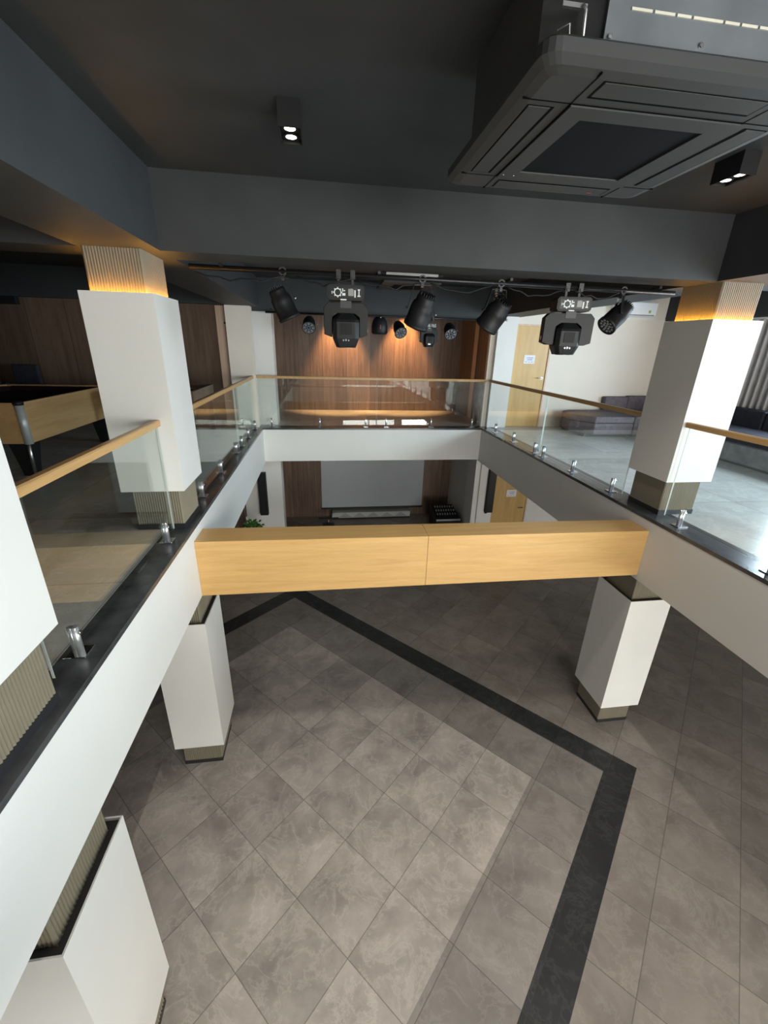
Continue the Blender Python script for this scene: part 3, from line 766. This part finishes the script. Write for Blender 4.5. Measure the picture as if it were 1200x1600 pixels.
# ------------------------------------------------------------------ wall-washing lamps above the stage panelling
def wash(x, lab):
    t = thing('recessed_downlight', lab, 'ceiling light', (x, 10.42, ZC), group='warm recessed downlights washing the walnut wall')
    MB().ring((0, 0, -.012), 'z', .07, .05, .012).build('bezel', 'black_paint', t)
    MB().cyl((0, 0, -.004), (0, 0, 0), .05, n=18).build('lamp', plain('lamp_warm', (1, .8, .5), .5, emis=(1, .6, .25), estr=8) if 'lamp_warm' not in MATS else 'lamp_warm', t)
    l = bpy.data.lights.new('wash_lamp', 'SPOT'); l.energy = 700; l.color = (1, .55, .22); l.spot_size = R(62); l.spot_blend = .7; l.shadow_soft_size = .04
    o = bpy.data.objects.new('wash_lamp', l); COL.objects.link(o); o.parent = t; o.location = (0, 0, -.03)
    o.rotation_euler = (R(15), 0, 0)
wash(.40, 'warm recessed ceiling lamp washing the walnut wall, left of the pair above the stage')
wash(1.95, 'warm recessed ceiling lamp washing the walnut wall, right of the pair above the stage')

# ------------------------------------------------------------------ lower stage
t = thing('projection_screen', 'large pale grey projection screen on the walnut wall of the lower stage', 'screen', (1.27, YS-.03, -2.66))
MB().box((-1.385, -.015, .05), (1.385, 0, 1.95)).build('fabric', 'screen_white', t)
MB().box((-1.40, -.03, 0), (1.41, 0, .05)).build('bottom_bar', 'black_metal', t)
MB().cyl((-1.45, -.02, 2.02), (1.45, -.02, 2.02), .05, n=16).build('case', 'black_metal', t)
t = thing('display_cabinet', 'long low pale panel with triangle pattern below the projection screen', 'cabinet', (1.22, YS-.16, ZF))
MB().box((-1.07, -.10, 0), (1.07, .14, .04)).build('base', 'black_paint', t)
MB().box((-1.07, -.10, .04), (1.07, .14, .19)).build('body', 'bar_white', t)
tr = MB()
for k in range(5):
    x = -.9+k*.38; tr.prism([(x, .05), (x+.38, .05), (x+.19, .18)], 'y', -.104, -.10)
tr.build('triangle_pattern', plain('pattern_grey', (.30, .31, .30), .5), t)
t = thing('music_stand', 'dark music stand on the lower stage, left of the projection screen edge', 'stand', (.05, 10.2, ZF))
MB().box((-.26, -.02, .18), (.26, .02, .215)).build('desk', 'black_paint', t)
MB().cyl((0, 0, .01), (0, 0, .18), .012, n=10).build('pole', 'brushed_metal', t)
MB().box((-.15, -.15, 0), (.15, .15, .012)).build('foot', 'black_metal', t)
t = thing('audio_mixer', 'black flat audio mixing desk in the right corner of the lower stage', 'mixer', (3.02, 9.75, ZF+.0))
MB().prism([(-.35, .05), (.35, .05), (.35, .55), (-.35, .42)], 'x', -.30, .30).build('body', 'black_paint', t)
MB().box((-.31, -.37, .38), (.31, -.35, .425)).build('front_edge', 'lens_grey', t)
mk = MB()
for i in range(8):
    for j in range(3): mk.box((-.24+i*.065, -.2+j*.15, .475+j*.042), (-.225+i*.065, -.14+j*.15, .515+j*.042))
mk.build('fader', 'ink_grey', t)
for i, (loc, lab, hh) in enumerate((((-1.47, 8.36, -1.92), 'tall black column loudspeaker on the lower left, beside the white pillar', .95),
                                    ((3.66, 8.54, -1.93), 'tall black column loudspeaker on the lower right, left of the lower oak door', 1.0))):
    if i == 0: loc = (-1.33, 8.78, -1.95)
    t = thing('column_loudspeaker', lab, 'loudspeaker', loc)
    MB().box((-.085, -.08, 0), (.085, .06, hh)).build('cabinet', 'black_paint', t, bevel=.008)
    MB().box((-.075, -.086, .02), (.075, -.08, hh-.02)).build('front_grille', 'black_metal', t)
    if i: MB().box((-.02, .06, .4), (.02, .08, .55)).cyl((-.05, -.02, -.03), (-.05, -.02, 0), .03, n=10).build('wall_bracket', 'black_metal', t)
# lower pillar behind the right loudspeaker
tag(MB().box((3.41, 8.56, ZF), (3.76, 8.617, -.69)).build('end_pillar', 'white_paint', origin=(3.58, 8.58, ZF)), 'plain white lower pillar carrying the right column loudspeaker', 'pillar')
# potted plant
t = thing('potted_plant', 'bushy green plant in a white pot, just above the left end of the oak beam', 'plant', (-1.45, 7.9, -2.20))
MB().lathe([(.11, 0), (.15, .02), (.19, .30), (.185, .31), (.17, .29)]).build('pot', 'white_paint', t)
lf = MB(); rnd = random.Random(2)
for k in range(130):
    a = rnd.uniform(0, 6.283); e = rnd.uniform(.1, 1.4); r_ = rnd.uniform(.06, .20)
    p = Vector((math.cos(a)*math.cos(e)*r_, math.sin(a)*math.cos(e)*r_, .29+math.sin(e)*r_*.8))
    d_ = Vector((math.cos(a), math.sin(a), rnd.uniform(-.3, .8))).normalized(); s_ = d_.cross(Vector((0, 0, 1))).normalized()*rnd.uniform(.02, .035); ln = rnd.uniform(.06, .10); u_ = Vector((0, 0, .012))
    lf.add([p, p+d_*ln*.4+s_+u_, p+d_*ln, p+d_*ln*.4-s_+u_], [(0, 1, 2), (0, 2, 3)])
lf.build('foliage', 'leaf', t)
t2 = thing('plant_stand', 'round dark pedestal under the potted plant', 'stand', (-1.45, 7.9, ZF))
MB().lathe([(.16, 0), (.16, .02), (.03, .05), (.03, .62), (.15, .66), (.15, .68)]).build('pedestal', 'black_paint', t2)

# ------------------------------------------------------------------ left bay: pool table and friends
plain('silver_casting', (.50, .50, .49), .35, metal=.25, noise=.04)
t = thing('pool_table', 'oak pool table with dark cloth and chrome corners, left of the glowing column', 'pool table', (-4.04, 6.28, 0))
a, b = .72, 1.06
MB().prism([(-a, .40), (a, .40), (a, .83), (-a, .83)], 'y', -b, b).build('apron', 'oak_table', t, bevel=.006) if False else None
ap = MB().box((-a, -b, .40), (a, -b+.04, .84)).box((-a, b-.04, .40), (a, b, .84)).box((-a, -b+.04, .40), (-a+.04, b-.04, .84)).box((a-.04, -b+.04, .40), (a, b-.04, .84)).box((-a+.04, -b+.04, .42), (a-.04, b-.04, .76))
ap.build('apron', 'oak_table', t)
rl = MB().box((-a, -b, .84), (a, -b+.035, .852)).box((-a, b-.035, .84), (a, b, .852)).box((-a, -b+.035, .84), (-a+.035, b-.035, .852)).box((a-.035, -b+.035, .84), (a, b-.035, .852))
rl.build('rail', 'oak_table', t)
cu = MB().box((-a+.12, -b+.04, .76), (a-.12, -b+.13, .835)).box((-a+.12, b-.13, .76), (a-.12, b-.04, .835))
for s in (-1, 1):
    for y0, y1 in ((-b+.13, -.07), (.07, b-.13)): cu.box((min(s*(a-.04), s*(a-.13)), y0, .76), (max(s*(a-.04), s*(a-.13)), y1, .835))
cu.build('cushion', 'cloth_dark', t, bevel=.01)
MB().box((-a+.04, -b+.04, .76), (a-.04, b-.04, .775)).build('cloth', 'cloth_dark', t)
for sx in (-1, 1):
    for sy in (-1, 0, 1):
        MB().cyl((sx*(a-.075), sy*(b-.075), .776), (sx*(a-.075), sy*(b-.075), .79), .055, n=16).build('pocket', 'black_paint', t)
for sx in (-1, 1):
    for sy in (-1, 1):
        q = MB().cyl((sx*(a-.005), sy*(b-.005), .40), (sx*(a-.005), sy*(b-.005), .83), .042, n=20).build('corner_casting', 'silver_casting', t)
        MB().lathe([(.05, .83), (.052, .86), (.04, .875)], 18).xf(Matrix.Translation((sx*(a-.005), sy*(b-.005), 0))).build('corner_cap', 'black_plastic', q)
        x, y = sx*(a-.14), sy*(b-.14); lw, lt = .06, .11
        vs = [(x-lw, y-lw, 0), (x+lw, y-lw, 0), (x+lw, y+lw, 0), (x-lw, y+lw, 0), (x-lt, y-lt, .42), (x+lt, y-lt, .42), (x+lt, y+lt, .42), (x-lt, y+lt, .42)]
        lg = MB().add(vs, [(0,3,2,1),(4,5,6,7),(0,1,5,4),(1,2,6,5),(2,3,7,6),(3,0,4,7)]).build('leg', 'black_plastic', t, bevel=.006)
        e0 = Vector((x+sx*lw, y+sy*lw, 0)); e1 = Vector((x+sx*lt, y+sy*lt, .42))
        MB().cyl(e0, e1, .018, n=12).build('leg_trim', 'brushed_metal', lg)
t = thing('game_table', 'dark wooden game table half hidden behind the left upper column', 'table', (-2.40, 7.25, 0))
a, b = .52, .62
MB().box((-a, -b, .60), (a, -b+.03, .85)).box((-a, b-.03, .60), (a, b, .85)).box((-a, -b+.03, .60), (-a+.03, b-.03, .85)).box((a-.03, -b+.03, .60), (a, b-.03, .85)).box((-a+.03, -b+.03, .60), (a-.03, b-.03, .66)).build('body', 'walnut_side', t)
MB().box((-a+.03, -b+.03, .66), (a-.03, b-.03, .67)).build('playfield', 'cloth_dark', t)
rd = MB()
for k in range(5): rd.cyl((-a-.08, -b+.15+k*.23, .79), (a+.0, -b+.15+k*.23, .79), .008, n=8)
rd.build('rod', 'chrome', t)
for sx in (-1, 1):
    for sy in (-1, 1): MB().box((sx*(a-.06)-.04, sy*(b-.06)-.04, 0), (sx*(a-.06)+.04, sy*(b-.06)+.04, .60)).build('leg', 'black_plastic', t)
def armchair(loc, lab):
    t = thing('armchair', lab, 'chair', loc, group='black armchairs against the walnut wall')
    MB().box((-.22, -.25, .36), (.22, .2, .46)).build('seat', 'sofa_dark', t, bevel=.02)
    MB().box((-.20, .2, .36), (.20, .27, 1.08)).build('backrest', 'sofa_dark', t, bevel=.02)
    for sx in (-1, 1):
        MB().box((sx*.25-.03, -.25, .58), (sx*.25+.03, .25, .64)).build('armrest', 'black_plastic', t, bevel=.01)
        for sy in (-1, 1): MB().cyl((sx*.22, sy*.22, 0), (sx*.22, sy*.22, .36 if sy > 0 else .58), .016, n=10).build('leg', 'black_metal', t)
    return t
c0 = armchair((-5.06, 8.15, 0), 'black armchair against the walnut wall, right one of the pair behind the pool table')
dup(c0, (-5.72, 8.15, 0), None, 'black armchair against the walnut wall, cut by the left edge of the photo')
t = thing('wall_screen', 'black flat wall panel high on the walnut wall at the left edge of the photo', 'screen', (-5.62, 8.50, 2.02))
MB().box((-.62, 0, 0), (.62, .10, .13)).build('housing', 'black_plastic', t, bevel=.006)
MB().box((-.6, -.004, .01), (.6, 0, .05)).build('outlet', 'black_metal', t)

# ------------------------------------------------------------------ right bay: sofas, curtain, wall air conditioner
def cushion_box(a, b): return MB().box(a, b)
t = thing('ottoman', 'low grey purple upholstered seat block, right of the upper oak door', 'sofa', (5.5, 7.95, 0))
MB().prism([(-.66, -.10), (-.62, .30), (-.42, .46), (.42, .46), (.42, -.52), (-.38, -.52)], 'z', .06, .27).build('base', 'sofa_fabric', t, bevel=.015)
MB().prism([(-.66, -.10), (-.62, .30), (-.42, .46), (.42, .46), (.42, -.52), (-.38, -.52)], 'z', .275, .395).build('seat_cushion', 'sofa_fabric', t, bevel=.02)
MB().box((-.5, -.4, 0), (.4, .4, .06)).build('plinth', 'black_plinth', t)
t = thing('corner_sofa', 'grey purple sofa end with raised back, behind the ottoman beside the right column', 'sofa', (6.66, 8.16, 0))
MB().box((-.72, -.73, .05), (.56, .28, .395)).build('seat', 'sofa_fabric', t, bevel=.03)
MB().box((-.72, .28, .05), (-.2, .42, .66)).build('back_side', 'sofa_fabric', t, bevel=.02)
MB().box((-.2, .28, .05), (.56, .42, .68)).build('backrest', 'sofa_fabric', t, bevel=.03)
MB().box((-.65, -.65, 0), (.5, .4, .05)).build('plinth', 'black_plinth', t)
t = thing('long_sofa', 'long dark grey sofa along the right wall under the pleated curtain', 'sofa', (6.70, 5.2, 0))
MB().box((-.55, -1.6, .04), (.5, 1.9, .30)).build('base', plain('sofa_grey', (.17, .17, .18), .8, nscale=8, noise=.3, spec=.2), t, bevel=.01)
for k in range(3): MB().box((-.55, -1.6+k*1.166, .305), (.3, -1.6+(k+1)*1.166-.01, .45)).build('seat_cushion', 'sofa_dark', t, bevel=.03)
for k in range(3): MB().box((.3, -1.6+k*1.166, .305), (.5, -1.6+(k+1)*1.166-.01, .72)).build('back_cushion', 'sofa_dark', t, bevel=.03)
MB().box((-.5, -1.5, 0), (.45, 1.8, .04)).build('plinth', 'black_plinth', t)
t = thing('bolster', 'round dark bolster cushion lying on the long sofa beside the right column', 'cushion', (6.70, 6.75, .455))
MB().cyl((-.16, -.25, .12), (-.16, .25, .12), .118, n=24).build('cover', 'sofa_dark', t, bevel=.01)
MB().ring((-.16, -.262, .12), 'y', .11, .10, .012, 24).build('piping', 'sofa_fabric', t)
# pleated curtain
cu = MB(); pts = []
y0, y1 = 5.72, 8.45; n = 300
for i in range(n+1):
    y = y0+(y1-y0)*i/n; pts.append((7.28+.03*math.sin(2*math.pi*y/.125)+.008*math.sin(y*9), y))
bk = [(p[0]+.006, p[1]) for p in reversed(pts)]
allp = pts+bk; m = len(allp)
vs = [(p[0], p[1], .50) for p in allp]+[(p[0], p[1], 2.12) for p in allp]
cu.add(vs, [(i, (i+1) % m, m+(i+1) % m, m+i) for i in range(m)], True)
t = thing('curtain', 'grey pleated curtain hanging behind the long sofa at the right edge of the photo', 'curtain', (7.2, 6.5, 0))
cu.xf(Matrix.Translation((-7.2, -6.5, 0))).build('pleated_fabric', 'curtain', t)
MB().box((.02, -.80, 2.12), (.14, 1.98, 2.15)).build('rail', 'ac_white', t)
struct('wall_pelmet', MB().box((7.0, 3.98, 2.16), (WX1, YW, ZC)), 'charcoal_paint')
t = thing('wall_air_conditioner', 'white wall mounted air conditioner high on the white wall, behind the rightmost stage light', 'air conditioner', (6.17, YW-.0, 2.22))
MB().prism([(-.20, .02), (-.16, .0), (-.005, .0), (-.005, .28), (-.17, .28), (-.21, .24)], 'x', -.44, .44).build('housing', 'ac_white', t, bevel=.006)
MB().box((-.40, -.202, .012), (.40, -.19, .03)).build('louvre', 'lens_grey', t)
MB().box((.27, -.215, .06), (.31, -.205, .11)).build('sticker', 'green_sticker', t)

# ------------------------------------------------------------------ daylight
def area(name, loc, rot, sx, sy, e, col):
    l = bpy.data.lights.new(name, 'AREA'); l.shape = 'RECTANGLE'; l.size = sx; l.size_y = sy; l.energy = e; l.color = col
    o = bpy.data.objects.new(name, l); COL.objects.link(o); o.location = loc; o.rotation_euler = rot
for i, h in enumerate(RW):
    area('daylight', (WX1+.30, (h[0]+h[1])/2, (h[2]+h[3])/2), (0, R(90), 0), h[3]-h[2], h[1]-h[0], (90, 125, 900)[i], (.70, .86, 1))
for i, h in enumerate(BW):
    area('daylight', ((h[0]+h[1])/2, WY0-.35, (h[2]+h[3])/2), (R(90), 0, 0), h[1]-h[0], h[3]-h[2], (260, 440, 340, 600)[i], (1, .97, .92))
wd = bpy.data.worlds.new('world'); SC.world = wd; wd.use_nodes = True
bg = wd.node_tree.nodes['Background']
sky = wd.node_tree.nodes.new('ShaderNodeTexSky'); sky.sky_type = 'NISHITA'; sky.sun_disc = False; sky.sun_elevation = R(40)
wd.node_tree.links.new(sky.outputs[0], bg.inputs[0]); bg.inputs[1].default_value = .25

# ------------------------------------------------------------------ camera
yaw, pit, rol = 0.14664756, -0.37790558, 0.02874371
cy_, sy_ = math.cos(yaw), math.sin(yaw); cp, sp_ = math.cos(pit), math.sin(pit); cr, sr = math.cos(rol), math.sin(rol)
f_ = Vector((sy_*cp, cy_*cp, sp_)); r_ = Vector((cy_, -sy_, 0)); u_ = r_.cross(f_)
rt = r_*cr+u_*sr; up = -r_*sr+u_*cr
cam = bpy.data.cameras.new('camera'); co = bpy.data.objects.new('camera', cam); COL.objects.link(co)
M = Matrix(((rt.x, up.x, -f_.x, 0), (rt.y, up.y, -f_.y, 0), (rt.z, up.z, -f_.z, 1.55), (0, 0, 0, 1)))
co.matrix_world = M
cam.sensor_fit = 'VERTICAL'; cam.sensor_height = 24; cam.lens = 656.14/1600*24; cam.clip_start = .02
SC.camera = co
SC.view_settings.view_transform = 'Standard'; SC.view_settings.look = 'None'; SC.view_settings.gamma = 1
SC.view_settings.use_curve_mapping = False; SC.view_settings.exposure = -0.27
SC.cycles.max_bounces = 10; SC.cycles.transparent_max_bounces = 16
SC.cycles.sample_clamp_indirect = 6
